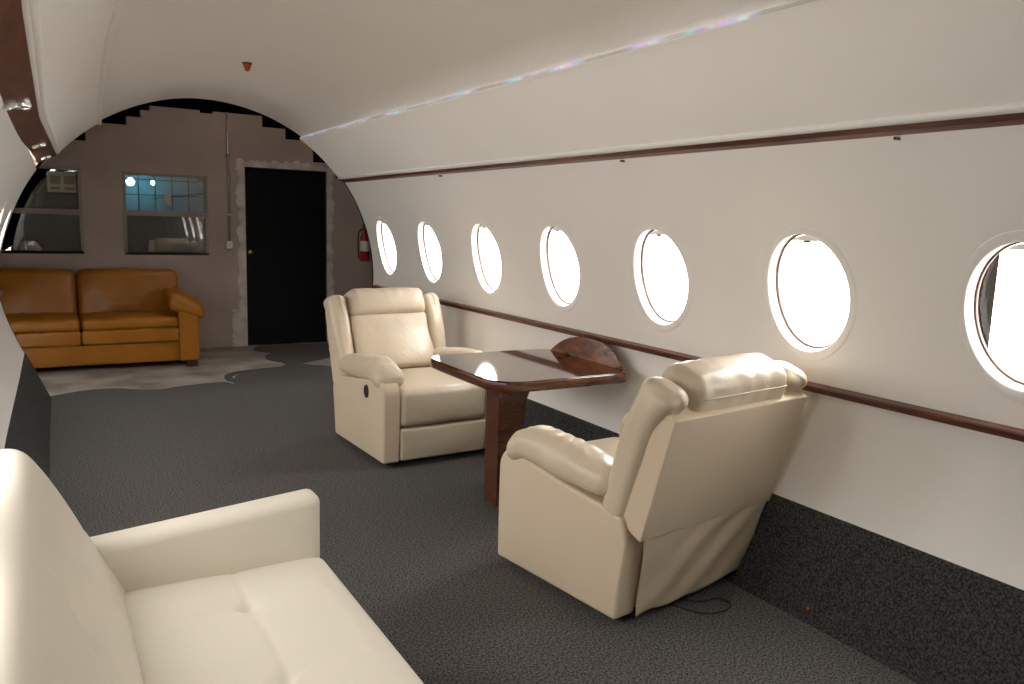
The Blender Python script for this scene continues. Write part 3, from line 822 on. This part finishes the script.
# ------------------------------------------------------------------ ivory sofa in the foreground
t = empty('ivory_sofa', (.25, 1.42, 0), 0, 'ivory leather tufted sofa with a slim square arm in the near left corner', 'sofa')
OX_, OY_ = .25, 1.42
def W(x, y, z): return Vector((x - OX_, y - OY_, z))
SY0, SY1 = .50, 2.265
bys = [2.02 - .367 * k for k in range(-0, 5)]
def tuft(x, y, bx, lines=True):
    d = 0
    for by in bys:
        for b in bx:
            r2 = (x - b) ** 2 + (y - by) ** 2
            d += .020 * math.exp(-r2 / .0006) + .008 * math.exp(-r2 / .006)
    if lines:
        for by in bys: d += .0035 * math.exp(-((y - by) / .008) ** 2) + .004 * math.exp(-((y - by) / .05) ** 2)
        for b in bx: d += .0035 * math.exp(-((x - b) / .008) ** 2) + .004 * math.exp(-((x - b) / .05) ** 2)
    return d
def seatf(p):
    x = .385 + p.x; y = (SY0 + SY1) / 2 + p.y; z = .36 + p.z
    if p.z > 0:
        e = sst(.305, .24, abs(p.x)) * sst(.88, .82, abs(p.y))
        z += .016 * e - tuft(x, y, (.428,)) * sst(.31, .27, abs(p.x))
    return W(x, y, z)
rbox('seat_cushion', (.315, (SY1 - SY0) / 2, .075), .03, (56, 150, 3), M_ivory, t, seatf)
boxm('seat_base', .0 - OX_, .665 - OX_, SY0 - OY_, SY1 - OY_, .17, .30, M_ivory, t, bev=.01)
# back: reclined slab with buttons
bpts = catmull([(.17, .36), (.15, .44), (.072, .60), (.012, .725), (-.030, .80), (-.062, .842), (-.10, .856), (-.155, .845), (-.185, .80), (-.16, .70), (-.08, .50), (-.02, .36)], 8)
def backsofa():
    ys = []
    yy = frange(SY0 - .03, 2.31, 170); vs = []; fs = []; n = len(bpts)
    for y in yy:
        e = min(y - yy[0], yy[-1] - y); k = sqrt(max(0, 1 - (1 - min(1, e / .03)) ** 2)) if e < .03 else 1
        for i, (x, z) in enumerate(bpts):
            cx, cz = .0, .60
            px, pz = x, z
            if i < 36:
                s = z
                d = 0
                for by in bys:
                    r2 = (y - by) ** 2 + ((z - .624) / .92) ** 2
                    d += .022 * math.exp(-r2 / .0008) + .014 * math.exp(-r2 / .006)
                    d += .003 * math.exp(-((y - by) / .008) ** 2) * (1 if .46 < z < .80 else 0)
                d += .003 * math.exp(-((z - .624) / .008) ** 2)
                px -= d * .88; pz -= d * .45
            off = .028 * (1 - k)
            dx, dz = cx - px, cz - pz; L_ = sqrt(dx * dx + dz * dz) or 1
            vs.append(W(px + dx / L_ * off, y, pz + dz / L_ * off))
    for q in range(len(yy) - 1):
        for i in range(n): fs.append((q * n + i, q * n + (i + 1) % n, (q + 1) * n + (i + 1) % n, (q + 1) * n + i))
    fs += [tuple(range(n)), tuple(range((len(yy) - 1) * n, len(yy) * n))]
    new('backrest', vs, fs, M_ivory, t)
backsofa()
def armf(y0, y1):
    def f(p):
        x = .345 + p.x; y = (y0 + y1) / 2 + p.y
        z = .36 + p.z + ((x - .07) * .084 - .022 if p.z > 0 else 0)
        return W(x, y, z)
    return f
for y0, y1 in ((2.262, 2.368), (SY0 - .105, SY0)):
    rbox('arm', (.352, .053, .232), .030, (20, 4, 10), M_ivory, t, armf(y0, y1))
for x in (.06, .63):
    for y in (.48, 2.28):
        lathe('leg', [(0, 0), (.018, 0), (.024, .14), (.026, .17), (0, .17)], M_chrome, t, (x - OX_, y - OY_, 0))
# ------------------------------------------------------------------ tan sofa by the back wall
t = empty('tan_sofa', (.28, 8.46, 0), 0, 'tan leather two-seat sofa with pillow arms against the back wall', 'sofa')
SX, SYo = .28, 8.46
def nzz(p, s, k): return noise.noise(Vector((p.x * s + k, p.y * s, p.z * s + k)))
boxm('sofa_base', -.95, .95, -.40, .44, .055, .245, M_tan, t, bev=.012)
for s in (-1, 1):
    def scush(p, s=s):
        return Vector((s * .413 + p.x, -.13 + p.y, .312 + p.z + .003 * nzz(p, 6, s)))
    c = rbox('seat_cushion', (.408, .31, .066), .022, (16, 12, 4), M_tan, t, scush)
    def stop(p, s=s):
        ux = p.x / .408; uy = p.y / .30
        z = .428 + p.z + (.030 * (1 - ux * ux) * (1 - uy * uy) if p.z > 0 else 0)
        z += .011 * nzz(p, 9, 3 * s) + .006 * nzz(p, 22, s)
        return Vector((s * .413 + p.x, -.125 + p.y - .012 * (1 - ux * ux) * (p.y < -.2), z))
    rbox('pillow_top', (.410, .315, .052), .040, (34, 26, 3), M_tan, c, stop)
    def bck(p, s=s):
        q = (p.z + .25) / .5; ux = p.x / .41
        y = .20 + p.y + .12 * q - (.055 * (1 - ux * ux) * sin(min(1, max(0, q)) * 2.6 + .3) if p.y < 0 else 0)
        return Vector((s * .459 + p.x * (1.0 - .02 * (q > .9)), y + .012 * nzz(p, 7, s), .640 + p.z + .012 * nzz(p, 5, 2 * s) + .012 * (1 - ux * ux) * (q > .5)))
    rbox('back_cushion', (.457, .115, .240), .055, (26, 5, 18), M_tan, t, bck)
    a_pr = [(-.455, .055), (-.455, .50)] + [(-.455 + .0, .50)] + [(-.44, .545), (-.38, .575), (.40, .60), (.44, .30), (.44, .055)]
    prism('arm_body', [(y, z) for y, z in [(-.455, .055), (-.455, .50), (-.435, .545), (-.38, .565), (.41, .50), (.44, .055)]], 0, min(s * .815, s * 1.0), max(s * .815, s * 1.0), M_tan, t, bev=.022, seg=3)
    def armp(p, s=s):
        q = (p.y + .42) / .84
        ux = p.x / .15 * s
        z = .615 + p.z * (1 + .05 * q) - .075 * ux * (.45 + .5 * (ux > 0)) - .01 * sst(.0, .45, q) + .012 * nzz(p, 8, s)
        return Vector((s * .893 + p.x * (1.0 - .15 * q), -.04 + p.y, z - .035 * sst(.18, 0, q)))
    rbox('arm_pillow', (.160, .43, .090), .075, (10, 30, 3), M_tan, t, armp)
boxm('back_frame', -.93, .93, .33, .46, .055, .76, M_tan, t, bev=.03, seg=3)
for x in (-.93, .93):
    for y in (-.40, .38): boxm('foot', x - .05, x + .05, y - .04, y + .04, -.006, .055, M_foot, t, bev=.006)
t.location = (.28, 8.46, 0)

# ------------------------------------------------------------------ little things on the floor
tag(tube('power_cable', catmull([(2.02, 2.22, .004), (2.10, 2.06, .004), (2.19, 2.03, .004), (2.26, 2.06, .004), (2.25, 2.12, .004), (2.17, 2.13, .004), (2.08, 2.20, .004)], 6), .004, M_rubber), 'black cable loop lying on the carpet behind the near recliner', 'cable')
p = (2.425, 1.832, .052)
tag(lathe('orange_button', [(0, .003), (.005, .002), (.006, 0), (0, 0)], M_amber, None, (2.423, 1.83, .05), Matrix.Rotation(R(-70), 4, 'Y'), 12), 'tiny orange dot stuck on the carpeted kick board right of the near recliner', 'button')

# ------------------------------------------------------------------ world, camera, view
w = bpy.data.worlds.new('world'); sc.world = w; w.use_nodes = True
bg = w.node_tree.nodes['Background']; bg.inputs[0].default_value = (1.0, 0.985, 0.96, 1); bg.inputs[1].default_value = 1.0
wn_, wl_ = w.node_tree.nodes, w.node_tree.links     # overcast sky above, extra glow below the horizon added to brighten the ceiling
tc_ = wn_.new('ShaderNodeTexCoord'); sx_ = wn_.new('ShaderNodeSeparateXYZ'); cv_ = wn_.new('ShaderNodeFloatCurve')
wl_.new(tc_.outputs['Generated'], sx_.inputs[0])
ma_ = wn_.new('ShaderNodeMath'); ma_.operation = 'MULTIPLY_ADD'; ma_.inputs[1].default_value = .5; ma_.inputs[2].default_value = .5
wl_.new(sx_.outputs['Z'], ma_.inputs[0]); wl_.new(ma_.outputs[0], cv_.inputs['Value'])
mu_ = wn_.new('ShaderNodeMath'); mu_.operation = 'MULTIPLY'; mu_.inputs[1].default_value = 150.0
wl_.new(cv_.outputs[0], mu_.inputs[0]); wl_.new(mu_.outputs[0], bg.inputs[1])
SKY = [(-1, 145), (-.45, 145), (-.25, 15), (0, 12), (.15, 13), (.35, 20), (1, 20)]
cm_ = cv_.mapping.curves[0]
for k_, (z_, v_) in enumerate(SKY):
    if k_ == 0: cm_.points[0].location = (z_ * .5 + .5, v_ / 150)
    elif k_ == len(SKY) - 1: cm_.points[len(cm_.points) - 1].location = (z_ * .5 + .5, v_ / 150)
    else: cm_.points.new(z_ * .5 + .5, v_ / 150)
for p_ in cm_.points: p_.handle_type = 'VECTOR'
cv_.mapping.update()

cam = bpy.data.cameras.new('camera'); co = bpy.data.objects.new('camera', cam); col.objects.link(co); sc.camera = co
f = 793.0; cam.sensor_width = 36; cam.lens = f / 1024 * 36; cam.clip_start = .02
Yv = Vector((38 - 512, 209 - 342, f)).normalized(); p2 = Vector((38 + 1000 - 512, 209 + 31 - 342, f))
n_ = Yv.cross(p2).normalized()
if n_.y > 0: n_ = -n_
Xv = Yv.cross(n_).normalized()
right_ = Vector((Xv.x, Yv.x, n_.x)); down_ = Vector((Xv.y, Yv.y, n_.y)); fwd_ = Vector((Xv.z, Yv.z, n_.z))
co.matrix_world = Matrix(((right_.x, -down_.x, -fwd_.x, 0), (right_.y, -down_.y, -fwd_.y, 0), (right_.z, -down_.z, -fwd_.z, 1.45), (0, 0, 0, 1)))
sc.view_settings.view_transform = 'Standard'; sc.view_settings.look = 'None'; sc.view_settings.gamma = 1; sc.view_settings.use_curve_mapping = False
sc.view_settings.exposure = 0.17
sc.cycles.max_bounces = 14; sc.cycles.diffuse_bounces = 9; sc.cycles.glossy_bounces = 4; sc.cycles.transparent_max_bounces = 12
sc.cycles.use_denoising = True
sc.cycles.caustics_reflective = False; sc.cycles.caustics_refractive = False
